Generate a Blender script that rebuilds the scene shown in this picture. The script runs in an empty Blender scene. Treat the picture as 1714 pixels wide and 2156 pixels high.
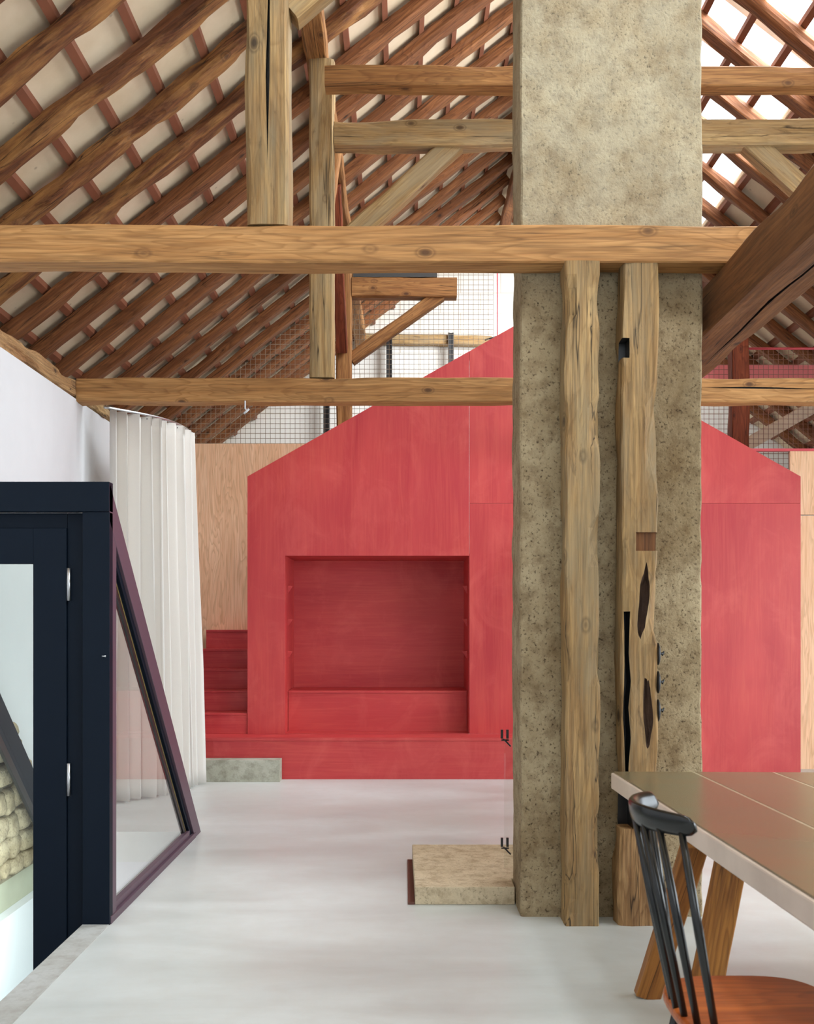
import bpy, bmesh, math, random
from mathutils import Vector, Matrix, noise
C = bpy.context.scene
COL = C.collection
# ------------------------------------------------------------------ camera, light, exposure
H = 1.38
cam = bpy.data.cameras.new('camera'); camo = bpy.data.objects.new('camera', cam); COL.objects.link(camo)
cam.sensor_fit = 'VERTICAL'; cam.sensor_height = 36; cam.lens = 36 * 2150 / 2156
cam.shift_x = 7 / 2156; cam.shift_y = 237 / 2156
cam.clip_start = 0.05; cam.clip_end = 200
cam.dof.use_dof = True; cam.dof.focus_distance = 6.5; cam.dof.aperture_fstop = 6.3
camo.location = (0, 0, H); camo.rotation_euler = (math.radians(90), 0, 0)
C.camera = camo
w = bpy.data.worlds.new('sky'); C.world = w; w.use_nodes = True
bg = w.node_tree.nodes['Background']; bg.inputs[0].default_value = (0.84, 0.93, 1.0, 1); bg.inputs[1].default_value = 4.2

def area(name, loc, target, sx, sy, power, col=(1, 1, 1)):
    l = bpy.data.lights.new(name, 'AREA'); l.shape = 'RECTANGLE'; l.size = sx; l.size_y = sy
    l.energy = power; l.color = col
    o = bpy.data.objects.new(name, l); COL.objects.link(o); o.location = loc
    o.rotation_euler = (Vector(target) - Vector(loc)).to_track_quat('-Z', 'Y').to_euler()
    return o
area('skylight_daylight', (4.6, 8.2, 8.2), (0.0, 9.0, 5.9), 2.6, 9.0, 3700, (0.92, 0.97, 1.0))
area('stairwell_daylight', (-1.62, 5.3, -0.35), (-2.45, 5.7, -0.9), 0.4, 1.6, 40, (0.95, 0.97, 1.0))
area('gallery_fill', (2.2, 13.2, 5.6), (1.0, 15.8, 4.0), 2.0, 1.6, 190, (0.94, 0.98, 1.0))  # added fill lamp inside the gallery, brightens the gable wall
area('side_window_daylight', (6.9, 2.9, 1.6), (-2.2, 7.0, 1.5), 5.6, 2.3, 190, (0.90, 0.96, 1.0))
area('near_skylight_daylight', (4.4, .8, 7.7), (-.3, 3.8, 0), 3.0, 4.5, 520, (0.90, 0.96, 1.0))
v = C.view_settings
v.view_transform = 'Standard'; v.look = 'None'; v.exposure = 0.09; v.gamma = 1.0; v.use_curve_mapping = False
C.render.film_transparent = False

# ------------------------------------------------------------------ material helpers
def srgb(r, g, b):
    f = lambda c: (c / 255) / 12.92 if c / 255 <= .04045 else ((c / 255 + .055) / 1.055) ** 2.4
    return (f(r), f(g), f(b), 1)
class NT:
    def __init__(s, name):
        s.m = bpy.data.materials.new(name); s.m.use_nodes = True
        s.n = s.m.node_tree.nodes; s.l = s.m.node_tree.links
        s.b = s.n['Principled BSDF']; s.out = s.n['Material Output']
    def node(s, t, **kw):
        n = s.n.new(t)
        for k, val in kw.items():
            if k.startswith('i_'): n.inputs[k[2:].replace('_', ' ')].default_value = val
            else: setattr(n, k, val)
        return n
    def coords(s, scale, rnd=True):
        tc = s.node('ShaderNodeTexCoord'); mp = s.node('ShaderNodeMapping')
        mp.inputs['Scale'].default_value = scale
        if rnd:
            oi = s.node('ShaderNodeObjectInfo'); mu = s.node('ShaderNodeVectorMath', operation='SCALE')
            mu.inputs[0].default_value = (37, 53, 71); s.l.new(oi.outputs['Random'], mu.inputs['Scale'])
            ad = s.node('ShaderNodeVectorMath', operation='ADD')
            s.l.new(tc.outputs['Object'], ad.inputs[0]); s.l.new(mu.outputs[0], ad.inputs[1])
            s.l.new(ad.outputs[0], mp.inputs[0])
        else: s.l.new(tc.outputs['Object'], mp.inputs[0])
        return mp.outputs[0]
    def noise(s, vec, scale, detail=4, rough=.55, dist=0.):
        n = s.node('ShaderNodeTexNoise'); n.inputs['Scale'].default_value = scale
        n.inputs['Detail'].default_value = detail; n.inputs['Roughness'].default_value = rough
        n.inputs['Distortion'].default_value = dist; s.l.new(vec, n.inputs['Vector']); return n.outputs['Fac']
    def ramp(s, fac, stops, interp='LINEAR'):
        r = s.node('ShaderNodeValToRGB'); r.color_ramp.interpolation = interp
        e = r.color_ramp.elements
        while len(e) < len(stops): e.new(.5)
        for x, (p, c) in zip(e, stops):
            x.position = p; x.color = c if not isinstance(c, (int, float)) else (c, c, c, 1)
        s.l.new(fac, r.inputs[0]); return r.outputs[0]
    def mix(s, fac, a, b, mode='MIX'):
        m = s.node('ShaderNodeMix', data_type='RGBA', blend_type=mode)
        for sock, val in ((m.inputs[0], fac), (m.inputs[6], a), (m.inputs[7], b)):
            if hasattr(val, 'is_linked'): s.l.new(val, sock)
            else: sock.default_value = val
        return m.outputs[2]
    def bump(s, h, strength=.3, dist=.01):
        b = s.node('ShaderNodeBump'); b.inputs['Strength'].default_value = strength
        b.inputs['Distance'].default_value = dist; s.l.new(h, b.inputs['Height'])
        s.l.new(b.outputs[0], s.b.inputs['Normal'])
    def base(s, c): s.l.new(c, s.b.inputs['Base Color'])
def wood(name, c1, c2, cd, axis=0, rough=.7, knots=1., cracks=1., grey=None, bump=.35, fig=.55):
    t = NT(name)
    def ax(l, a): return tuple(l if i == axis else a for i in range(3))
    g = t.coords(ax(.9, 14)); wide = t.coords(ax(.5, 3.2)); fine = t.coords(ax(3, 90))
    n1 = t.noise(g, 1.6, 6, .6, .6); n2 = t.noise(wide, 1.3, 5, .6, .6); n3 = t.noise(fine, 1, 3, .6)
    # flowing growth-ring figure
    gn = t.noise(t.coords(ax(.75, 6)), 1.0, 3, .5, .5)
    mu = t.node('ShaderNodeMath', operation='MULTIPLY'); mu.inputs[1].default_value = 15; t.l.new(gn, mu.inputs[0])
    fr = t.node('ShaderNodeMath', operation='FRACT'); t.l.new(mu.outputs[0], fr.inputs[0])
    rings = t.ramp(fr.outputs[0], [(0., .0), (.55, .25), (.86, 1.), (1., 0.)])
    col = t.ramp(n1, [(.28, c2), (.62, c1)])
    col = t.mix(t.ramp(n2, [(.38, 0.), (.66, .7)]), col, c2)
    rs = t.node('ShaderNodeMath', operation='MULTIPLY'); rs.inputs[1].default_value = fig; t.l.new(rings, rs.inputs[0])
    col = t.mix(rs.outputs[0], col, (c2[0] * .62, c2[1] * .58, c2[2] * .5, 1))
    col = t.mix(t.ramp(n3, [(.35, .45), (.6, 0.)]), col, cd)
    if grey:
        col = t.mix(t.ramp(t.noise(t.coords(ax(.9, 5)), 1.7, 6, .65), [(.44, 0.), (.62, .6)]), col, grey)
        col = t.mix(t.ramp(t.noise(t.coords(ax(1.6, 8)), 1.9, 6, .7, .5), [(.6, 0.), (.72, .7)]), col, cd)
    if cracks:
        nc = t.noise(t.coords(ax(.22, 9)), 1.1, 3, .5, .3)
        ck = t.ramp(nc, [(.490, 0.), (.500, .9 * cracks), (.510, 0.)]); msk = t.ramp(t.noise(t.coords(ax(.9, 3)), 1.0, 2), [(.46, 0.), (.52, 1.)])
        mm = t.mix(1., ck, msk, 'MULTIPLY'); col = t.mix(mm, col, (cd[0] * .2, cd[1] * .2, cd[2] * .2, 1))
    if knots:
        vo = t.node('ShaderNodeTexVoronoi'); vo.inputs['Scale'].default_value = 1.; t.l.new(t.coords(ax(3.0, 5.2)), vo.inputs['Vector'])
        k = t.ramp(vo.outputs['Distance'], [(.05, .95 * knots), (.09, .55 * knots), (.11, .1), (.13, .45 * knots), (.17, 0.)]); col = t.mix(k, col, cd)
    t.base(col); t.b.inputs['Roughness'].default_value = rough; t.b.inputs['Specular IOR Level'].default_value = .3
    t.bump(t.mix(.4, n1, n3), bump, .01)
    return t.m
def plain(name, c, rough=.5, metal=0., spec=.5, var=.06, bump=0.):
    t = NT(name); n = t.noise(t.coords((1, 1, 1)), 6, 4)
    d = tuple(x * (1 - var * 2) for x in c[:3]) + (1,)
    t.base(t.ramp(n, [(.3, d), (.7, c)])); t.b.inputs['Roughness'].default_value = rough
    t.b.inputs['Metallic'].default_value = metal; t.b.inputs['Specular IOR Level'].default_value = spec
    if bump: t.bump(t.noise(t.coords((1, 1, 1)), 60, 4), bump, .005)
    return t.m
def concrete(name, c1, c2, cd, pit=1., scale=1., bump=.6, pale_top=False):
    t = NT(name); co = t.coords((scale,) * 3)
    big = t.noise(co, 2.2, 6, .6); mid = t.noise(co, 14, 6, .65); fine = t.noise(co, 75, 4, .6)
    col = t.ramp(big, [(.32, c2), (.62, c1)])
    col = t.mix(t.ramp(mid, [(.35, .55), (.55, 0.)]), col, cd)
    sp = t.ramp(fine, [(.30, .9 * pit), (.44, 0.)]); col = t.mix(sp, col, (cd[0] * .35, cd[1] * .33, cd[2] * .3, 1))
    sl = t.ramp(fine, [(.62, 0.), (.75, .35)]); col = t.mix(sl, col, (min(1, c1[0] * 1.4), min(1, c1[1] * 1.4), min(1, c1[2] * 1.4), 1))
    if pale_top:   # colour turns paler over the upper part, in noisy patches
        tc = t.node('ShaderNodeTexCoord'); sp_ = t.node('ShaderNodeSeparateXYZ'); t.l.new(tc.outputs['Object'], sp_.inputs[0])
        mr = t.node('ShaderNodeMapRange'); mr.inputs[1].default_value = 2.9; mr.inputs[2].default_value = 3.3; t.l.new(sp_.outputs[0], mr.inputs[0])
        pale_mix = t.ramp(t.noise(co, 5, 6, .65), [(.35, .1), (.6, .45)]); f_ = t.mix(1., pale_mix, mr.outputs[0], 'MULTIPLY'); col = t.mix(f_, col, srgb(184, 178, 156))
    t.base(col); t.b.inputs['Roughness'].default_value = .85; t.b.inputs['Specular IOR Level'].default_value = .25
    t.bump(t.mix(.5, mid, fine), bump, .012)
    return t.m
M = {}
M['rafter'] = wood('old_rafter_wood', srgb(158, 104, 62), srgb(116, 68, 38), srgb(56, 32, 18))
M['old_rafter'] = wood('worm_eaten_rafter_wood', srgb(136, 86, 50), srgb(98, 56, 32), srgb(44, 26, 16), grey=srgb(186, 134, 76), bump=.8)
M['timber'] = wood('oiled_spruce_timber', srgb(198, 150, 96), srgb(168, 118, 68), srgb(84, 56, 34), cracks=.5)
M['timber_warm'] = wood('warm_spruce_timber', srgb(184, 134, 80), srgb(142, 92, 48), srgb(76, 46, 26))
M['timber_pale'] = wood('pale_oak_timber', srgb(196, 164, 114), srgb(160, 124, 78), srgb(84, 62, 40), grey=srgb(150, 134, 106), fig=.35)
M['timber_grey'] = wood('weathered_grey_timber', srgb(180, 148, 100), srgb(140, 106, 66), srgb(60, 48, 36), grey=srgb(132, 118, 92), bump=.6, fig=.35)
M['brown_beam'] = wood('brown_beam_wood', srgb(138, 92, 54), srgb(104, 66, 38), srgb(52, 32, 20), fig=.3)
M['red_post'] = wood('red_stained_post_wood', srgb(150, 76, 44), srgb(120, 56, 32), srgb(70, 32, 22))
M['rot'] = plain('dark_rotten_wood', srgb(70, 48, 34), .9, bump=.6, var=.2)
M['batten'] = plain('batten_red_brown', srgb(128, 74, 48), .7, var=.1)
M['pale_bar'] = plain('pale_skylight_bar', srgb(232, 214, 190), .7)
M['plywood'] = wood('pale_plywood', srgb(248, 212, 178), srgb(238, 194, 154), srgb(210, 152, 108), axis=2, knots=0., cracks=0, bump=.05, rough=.55)
M['oak_leg'] = wood('trestle_oak', srgb(186, 128, 62), srgb(150, 94, 42), srgb(80, 46, 24), rough=.5)
M['seat'] = wood('teak_seat_wood', srgb(196, 108, 48), srgb(162, 78, 32), srgb(110, 52, 24), knots=0., cracks=0, rough=.35, bump=.05)
M['log'] = wood('split_wall_plate_wood', srgb(196, 160, 112), srgb(140, 98, 60), srgb(60, 40, 26), bump=.9)
def red_ply(name, axis):
    t = NT(name)
    def ax(l, a): return tuple(l if i == axis else a for i in range(3))
    n1 = t.noise(t.coords(ax(.35, 2.2), False), 1.4, 5, .55, .8)
    n2 = t.noise(t.coords(ax(1.2, 24), False), 1.2, 5, .6, 1.2)
    n3 = t.noise(t.coords((1, 1, 1), False), 1.1, 3, .5)
    c = t.ramp(n1, [(.3, srgb(174, 40, 48)), (.68, srgb(197, 66, 64))])
    c = t.mix(t.ramp(n2, [(.45, 0.), (.75, .5)]), c, srgb(208, 90, 74))
    c = t.mix(t.ramp(n3, [(.4, 0.), (.65, .35)]), c, srgb(166, 36, 50))
    c = t.mix(t.ramp(t.noise(t.coords((1, 1, .7), False), 2.6, 6, .65, 1.), [(.5, 0.), (.7, .4)]), c, srgb(212, 92, 84))
    t.base(c); t.b.inputs['Roughness'].default_value = .5; t.b.inputs['Specular IOR Level'].default_value = .5
    t.bump(n2, .04, .004)
    return t.m
M['red_v'] = red_ply('red_stained_plywood_upright', 2); M['red_h'] = red_ply('red_stained_plywood_lying', 0)
M['chimney'] = concrete('rough_lime_concrete', srgb(170, 154, 124), srgb(130, 110, 80), srgb(96, 74, 48), pit=1., bump=.9, pale_top=True)
M['block'] = concrete('cast_concrete_block', srgb(204, 188, 160), srgb(178, 160, 130), srgb(136, 116, 88), .6)
M['step'] = concrete('grey_concrete_step', srgb(184, 184, 170), srgb(152, 150, 132), srgb(120, 116, 100), .3, bump=.2)
t = NT('polished_concrete_floor'); co = t.coords((1, 1, 1), False)
n1 = t.noise(t.coords((.5, 1.4, 1), False), 1.2, 6, .6, .5); n2 = t.noise(co, 9, 5, .6); n3 = t.noise(co, .7, 3, .5)
c = t.ramp(n1, [(.3, srgb(184, 189, 186)), (.65, srgb(208, 213, 212))])
c = t.mix(t.ramp(n2, [(.35, .14), (.6, 0.)]), c, srgb(176, 172, 162)); c = t.mix(t.ramp(n3, [(.5, 0.), (.7, .35)]), c, srgb(200, 196, 188))
t.base(c); t.b.inputs['Roughness'].default_value = .32; t.l.new(t.ramp(n1, [(.3, .28), (.7, .5)]), t.b.inputs['Roughness'])
t.bump(n2, .03, .003); M['floor'] = t.m
M['curb'] = concrete('curb_concrete', srgb(178, 180, 178), srgb(162, 162, 156), srgb(146, 142, 134), .1, bump=.1)
M['white'] = plain('white_plaster', srgb(210, 211, 214), .85, var=.015, bump=.05)
t = NT('cream_roof_board'); co = t.coords((1, 1, 1), False); vo = t.node('ShaderNodeTexVoronoi'); vo.inputs['Scale'].default_value = 5.5
t.l.new(co, vo.inputs['Vector']); c = t.ramp(t.noise(co, 3, 5, .6), [(.3, srgb(212, 192, 160)), (.7, srgb(228, 210, 182))])
c = t.mix(t.ramp(vo.outputs['Distance'], [(.05, .55), (.1, 0.)]), c, srgb(150, 128, 104))
t.base(c); t.b.inputs['Roughness'].default_value = .7; M['board'] = t.m
t = NT('white_block_gable'); br = t.node('ShaderNodeTexBrick'); br.inputs['Scale'].default_value = 1.
br.inputs['Mortar Size'].default_value = .006; br.inputs['Brick Width'].default_value = .62; br.inputs['Row Height'].default_value = .31
br.inputs['Color1'].default_value = srgb(222, 220, 214); br.inputs['Color2'].default_value = srgb(217, 214, 208); br.inputs['Mortar'].default_value = srgb(192, 184, 172)
tc = t.node('ShaderNodeTexCoord'); sp = t.node('ShaderNodeSeparateXYZ'); cb = t.node('ShaderNodeCombineXYZ')
t.l.new(tc.outputs['Object'], sp.inputs[0]); t.l.new(sp.outputs[0], cb.inputs[0]); t.l.new(sp.outputs[2], cb.inputs[1]); t.l.new(cb.outputs[0], br.inputs['Vector'])
t.base(br.outputs['Color']); t.b.inputs['Roughness'].default_value = .85; M['gable'] = t.m
M['stone'] = concrete('rubble_stone', srgb(176, 162, 136), srgb(146, 130, 104), srgb(110, 94, 72), .8, bump=.9)
M['mortar'] = concrete('rubble_mortar', srgb(150, 140, 120), srgb(120, 108, 88), srgb(90, 80, 64), .4)
M['plaster_grey'] = plain('grey_green_plaster', srgb(170, 170, 150), .85)
M['navy'] = plain('blue_black_frame_paint', srgb(13, 23, 35), .5, spec=.12, var=.03)
M['navy_bounce'] = plain('blue_black_frame_red_bounce', srgb(84, 66, 78), .45, spec=.5, var=.03)  # same dark frame paint with red bounce light mixed into its colour
M['black'] = plain('black_metal', srgb(24, 24, 26), .4, spec=.5)
M['gloss_black'] = plain('glossy_black_lacquer', srgb(10, 12, 13), .24, spec=.5)
M['slate'] = plain('dark_grey_board', srgb(62, 60, 58), .7)
M['chrome'] = plain('brushed_steel', srgb(200, 202, 204), .3, 1.)
M['rust'] = plain('rusty_steel', srgb(98, 58, 46), .6)
M['wire'] = plain('galvanised_wire', srgb(150, 132, 112), .5, .3)
M['wire_red'] = plain('wire_red_brown', srgb(140, 92, 74), .6)
M['red_paint'] = plain('pink_red_paint', srgb(206, 74, 84), .4)
M['yellow_reflection'] = plain('track_reflection', srgb(130, 112, 62), .5, .3)  # colour of the yellow reflection in the sloping track
t = NT('curtain_linen'); wv = t.noise(t.coords((90, 90, 90), False), 4, 3)
t.base(t.ramp(wv, [(.3, srgb(246, 242, 236)), (.7, srgb(252, 250, 246))])); t.b.inputs['Roughness'].default_value = .9
tr = t.node('ShaderNodeBsdfTranslucent'); tr.inputs[0].default_value = srgb(240, 234, 224)
mx = t.node('ShaderNodeMixShader'); mx.inputs[0].default_value = .35; t.l.new(t.b.outputs[0], mx.inputs[1]); t.l.new(tr.outputs[0], mx.inputs[2]); t.l.new(mx.outputs[0], t.out.inputs[0]); M['linen'] = t.m
def glass(name, tint, gain=1.):
    t = NT(name); t.n.remove(t.b)
    tp = t.node('ShaderNodeBsdfTransparent'); tp.inputs[0].default_value = tint
    gl = t.node('ShaderNodeBsdfGlossy'); gl.inputs['Roughness'].default_value = .01
    fr = t.node('ShaderNodeFresnel'); ge = t.node('ShaderNodeNewGeometry'); io = t.node('ShaderNodeMapRange'); io.inputs[3].default_value = 1.5; io.inputs[4].default_value = 1 / 1.5
    t.l.new(ge.outputs['Backfacing'], io.inputs[0]); t.l.new(io.outputs[0], fr.inputs[0])
    ml = t.node('ShaderNodeMath', operation='MULTIPLY', use_clamp=True); ml.inputs[1].default_value = gain; t.l.new(fr.outputs[0], ml.inputs[0])
    m = t.node('ShaderNodeMixShader'); t.l.new(ml.outputs[0], m.inputs[0]); t.l.new(tp.outputs[0], m.inputs[1]); t.l.new(gl.outputs[0], m.inputs[2]); t.l.new(m.outputs[0], t.out.inputs[0])
    return t.m
M['glass'] = glass('clear_glass', (.97, .98, .97, 1), .8); M['green_glass'] = glass('greenish_door_glass', (.90, .965, .94, 1), .8)
M['sky_glass'] = glass('skylight_glass', (.98, .98, .98, 1), .5)
t = NT('polished_table_surface'); n = t.noise(t.coords((.6, 3, 1), False), 1.3, 4, .5)
t.base(t.ramp(n, [(.3, srgb(122, 104, 78)), (.7, srgb(112, 108, 84))])); t.b.inputs['Roughness'].default_value = .27
t.b.inputs['Specular IOR Level'].default_value = .6; M['table'] = t.m
M['table_edge'] = plain('pale_table_edge', srgb(222, 204, 190), .3, var=.08)
M['seam'] = plain('table_joint_strip', srgb(176, 166, 138), .25)

# ------------------------------------------------------------------ geometry helpers
def tag(o, label=None, cat=None, group=None, kind=None):
    if label: o['label'] = label
    if cat: o['category'] = cat
    if group: o['group'] = group
    if kind: o['kind'] = kind
    return o
def link(name, verts, faces, mat, parent=None, smooth=False, origin=None, mats=None, fm=None):
    """world-space verts; origin moved to bottom centre"""
    vs = [Vector(p) for p in verts]
    if origin is None:
        xs = [p.x for p in vs]; ys = [p.y for p in vs]; zs = [p.z for p in vs]
        origin = Vector(((min(xs) + max(xs)) / 2, (min(ys) + max(ys)) / 2, min(zs)))
    origin = Vector(origin)
    me = bpy.data.meshes.new(name); me.from_pydata([p - origin for p in vs], [], faces); me.update()
    for m in (mats or [mat]): me.materials.append(m)
    if fm:
        for p, i in zip(me.polygons, fm): p.material_index = i
    if smooth:
        for p in me.polygons: p.use_smooth = True
    bm = bmesh.new(); bm.from_mesh(me); bmesh.ops.recalc_face_normals(bm, faces=bm.faces); bm.to_mesh(me); bm.free()
    o = bpy.data.objects.new(name, me); COL.objects.link(o); o.location = origin
    if parent:
        o.parent = parent; o.matrix_parent_inverse = Matrix.Identity(4); o.location = origin - wloc(parent)
    return o
def wloc(o):
    p = Vector(o.location)
    while o.parent: o = o.parent; p = p + Vector(o.location)
    return p
def bevel(o, wd, seg=2):
    m = o.modifiers.new('bevel', 'BEVEL'); m.width = wd; m.segments = seg; m.limit_method = 'ANGLE'; return o
CUBE_F = [(0, 1, 2, 3), (7, 6, 5, 4), (0, 4, 5, 1), (1, 5, 6, 2), (2, 6, 7, 3), (3, 7, 4, 0)]
def box(name, x0, x1, y0, y1, z0, z1, mat, parent=None, bev=0.):
    vs = [(x0, y0, z0), (x1, y0, z0), (x1, y1, z0), (x0, y1, z0), (x0, y0, z1), (x1, y0, z1), (x1, y1, z1), (x0, y1, z1)]
    o = link(name, vs, CUBE_F, mat, parent)
    if bev: bevel(o, bev)
    return o
def multi(name, boxes, mat, parent=None):
    vs, fs = [], []
    for (x0, x1, y0, y1, z0, z1) in boxes:
        b = len(vs); vs += [(x0, y0, z0), (x1, y0, z0), (x1, y1, z0), (x0, y1, z0), (x0, y0, z1), (x1, y0, z1), (x1, y1, z1), (x0, y1, z1)]
        fs += [tuple(i + b for i in f) for f in CUBE_F]
    return link(name, vs, fs, mat, parent)
def prism(name, pts, axis, a0, a1, mat, parent=None, bev=0.):
    """pts 2D polygon; axis 'y': pts=(x,z); 'x': pts=(y,z); 'z': pts=(x,y)"""
    def P(p, a): return {'y': (p[0], a, p[1]), 'x': (a, p[0], p[1]), 'z': (p[0], p[1], a)}[axis]
    n = len(pts); vs = [P(p, a0) for p in pts] + [P(p, a1) for p in pts]
    fs = [tuple(range(n)), tuple(range(2 * n - 1, n - 1, -1))] + [(i, (i + 1) % n, n + (i + 1) % n, n + i) for i in range(n)]
    o = link(name, vs, fs, mat, parent)
    if bev: bevel(o, bev)
    return o
SEED = [0]
def timber(name, p0, p1, wd, ht, mat, up=(0, 0, 1), amp=.006, step=.12, parent=None, wane=.012, bow=0., taper=1., fr=1.0, cham=None):
    """hand hewn beam p0->p1 (centre line); wd across, ht along `up`. local x runs along it."""
    SEED[0] += 1; sd = SEED[0] * 7.31
    p0 = Vector(p0); p1 = Vector(p1); X = (p1 - p0).normalized(); L = (p1 - p0).length
    U = Vector(up); Z = (U - U.dot(X) * X).normalized(); Y = Z.cross(X)
    n = max(2, int(L / step)); vs, fs = [], []
    c = cham or min(wd, ht) * .09
    sec = []
    hw, hh = wd / 2, ht / 2
    for (sx, sz) in ((-1, -1), (1, -1), (1, 1), (-1, 1)):
        a = (sx * hw, sz * (hh - c)); b = (sx * (hw - c), sz * hh)
        sec += ([a, b] if sx * sz > 0 else [b, a])
    # order around: (-,-):a(left side),b(bottom) ; (+,-): b(bottom),a(right)...
    pts = []
    for i in range(8):
        a = sec[i]; b = sec[(i + 1) % 8]; pts.append((a, i))
        if i % 2 == 1: pts.append((((a[0] * 2 + b[0]) / 3, (a[1] * 2 + b[1]) / 3), -1)); pts.append((((a[0] + b[0] * 2) / 3, (a[1] + b[1] * 2) / 3), -1))
    m = len(pts)
    for j in range(n + 1):
        x = L * j / n; tpr = 1 + (taper - 1) * j / n; by = bow * math.sin(math.pi * j / n)
        off1 = noise.noise((x * .9 * fr, sd, 0)) * amp * 1.6; off2 = noise.noise((x * .9 * fr, 0, sd)) * amp * 1.6
        for k, ((a, b), corner) in enumerate(pts):
            q = Vector((x * 3.1 * fr, k * 1.7 + sd, sd)); d = noise.noise(q) * amp
            if corner >= 0:
                d -= max(0, noise.noise((x * 2.3 * fr + corner // 2 * 9, sd, 5.))) * wane * 2
            r = math.hypot(a, b); f = tpr * (1 + d / r)
            vs.append(Vector((x, a * f + off1, b * f + off2 + by)))
    for j in range(n):
        for k in range(m):
            fs.append((j * m + k, j * m + (k + 1) % m, (j + 1) * m + (k + 1) % m, (j + 1) * m + k))
    fs.append(tuple(range(m))[::-1]); fs.append(tuple(range(n * m, n * m + m)))
    me = bpy.data.meshes.new(name); me.from_pydata(vs, [], fs); me.update(); me.materials.append(mat)
    bm = bmesh.new(); bm.from_mesh(me); bmesh.ops.recalc_face_normals(bm, faces=bm.faces); bm.to_mesh(me); bm.free()
    o = bpy.data.objects.new(name, me); COL.objects.link(o)
    mw = Matrix(((X.x, Y.x, Z.x, p0.x), (X.y, Y.y, Z.y, p0.y), (X.z, Y.z, Z.z, p0.z), (0, 0, 0, 1)))
    if parent: o.parent = parent; mw = Matrix.Translation(-wloc(parent)) @ mw
    o.matrix_world = mw; o.matrix_basis = mw
    return o
def tube(name, pts, r, mat, parent=None, seg=10, closed=False, radii=None):
    pts = [Vector(p) for p in pts]; vs, fs = [], []; n = len(pts)
    prev = None
    for i, p in enumerate(pts):
        a = pts[max(0, i - 1)]; b = pts[min(n - 1, i + 1)]; T = (b - a).normalized()
        if prev is None: N = T.orthogonal().normalized()
        else: N = (prev - prev.dot(T) * T).normalized()
        prev = N; B = T.cross(N); rr = radii[i] if radii else r
        for k in range(seg):
            an = 2 * math.pi * k / seg; vs.append(p + (N * math.cos(an) + B * math.sin(an)) * rr)
    for i in range(n - 1):
        for k in range(seg): fs.append((i * seg + k, i * seg + (k + 1) % seg, (i + 1) * seg + (k + 1) % seg, (i + 1) * seg + k))
    fs.append(tuple(range(seg))[::-1]); fs.append(tuple(range((n - 1) * seg, n * seg)))
    o = link(name, vs, fs, mat, parent, smooth=True)
    for p in o.data.polygons:
        if len(p.vertices) > 4: p.use_smooth = False
    return o
def empty(name, loc, label, cat, group=None):
    o = bpy.data.objects.new(name, None); COL.objects.link(o); o.location = loc; o.empty_display_size = .1
    return tag(o, label, cat, group)
def cut(o, cutters):
    bpy.context.view_layer.update()
    for c_ in cutters:
        m = o.modifiers.new('b', 'BOOLEAN'); m.operation = 'DIFFERENCE'; m.solver = 'EXACT'; m.material_mode = 'TRANSFER'; m.object = c_
        bpy.context.view_layer.update()
        dg = bpy.context.evaluated_depsgraph_get(); me = bpy.data.meshes.new_from_object(o.evaluated_get(dg))
        o.modifiers.clear()
        if len(me.polygons) > 4: o.data = me
    for c_ in cutters: bpy.data.objects.remove(c_, do_unlink=True)
def ellipsoid(cx, cy, cz, rx, ry, rz, lean=0., sd=0):
    bm = bmesh.new(); bmesh.ops.create_icosphere(bm, subdivisions=3, radius=1)
    for vv in bm.verts:
        q = vv.co.copy(); k = 1 + .35 * noise.noise(q * 1.6 + Vector((sd, 0, 0)))
        vv.co = Vector((q.x * rx * k + lean * q.z, q.y * ry * k, q.z * rz * k))
    me = bpy.data.meshes.new('c'); me.materials.append(M['rot']); bm.to_mesh(me); bm.free(); o = bpy.data.objects.new('c', me); COL.objects.link(o); o.location = (cx, cy, cz); return o
ORD = ['first', 'second', 'third', 'fourth', 'fifth', 'sixth', 'seventh', 'eighth', 'ninth', 'tenth', 'eleventh', 'twelfth', 'thirteenth', 'fourteenth', 'fifteenth', 'sixteenth', 'seventeenth', 'eighteenth', 'nineteenth', 'twentieth', 'twenty-first', 'twenty-second', 'twenty-third', 'twenty-fourth']

# ------------------------------------------------------------------ setting
Y0, Y1 = -2.5, 15.8
XR = 1.5                      # ridge
SL = .8
def zb(x):                    # underside of roof boards
    return 4.475 + SL * (x + 2.44) if x <= XR else 4.475 + SL * (XR + 2.44) - SL * (x - XR)
EL, ER = -3.95, 6.95
DF0 = 4.69; SE = 6.80; WX = -1.35; CX = -1.474; LX = -2.44
# floor with stairwell hole
multi('floor', [(CX, ER, Y0, Y1, -.2, 0), (EL, CX, SE, Y1, -.2, 0), (-2.64 - 1.3, LX, Y0, SE, -.2, -.0)], M['floor'])
bpy.data.objects['floor']['kind'] = 'structure'
# thin pour joint along the stair curb: the curb is its own strip
o = box('trim_1', CX, WX - .002, Y0, DF0 + .01, -.19, .004, M['curb']); o['kind'] = 'structure'
o = box('wall_left', -2.64, LX, Y0, 8.72, -.2, 3.06, M['white']); o['kind'] = 'structure'
o = box('wall_niche', -2.72, -2.56, 8.72, 10.74, -.2, 3.06, M['white']); o['kind'] = 'structure'; o.name = 'wall_left_niche'
o = box('trim_2', -2.50, -2.40, 8.60, 8.72, 0, 2.95, M['white'], bev=.004); o['kind'] = 'structure'
o = box('wall_outer_left', EL - .1, EL, Y0, Y1, -.2, 3.5, M['white']); o['kind'] = 'structure'
prism('wall_back', [(EL, 0), (ER, 0), (ER, zb(ER) + .1), (XR, zb(XR) + .1), (EL, zb(EL) + .1)], 'y', Y1, Y1 + .2, M['gable'])['kind'] = 'structure'
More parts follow.
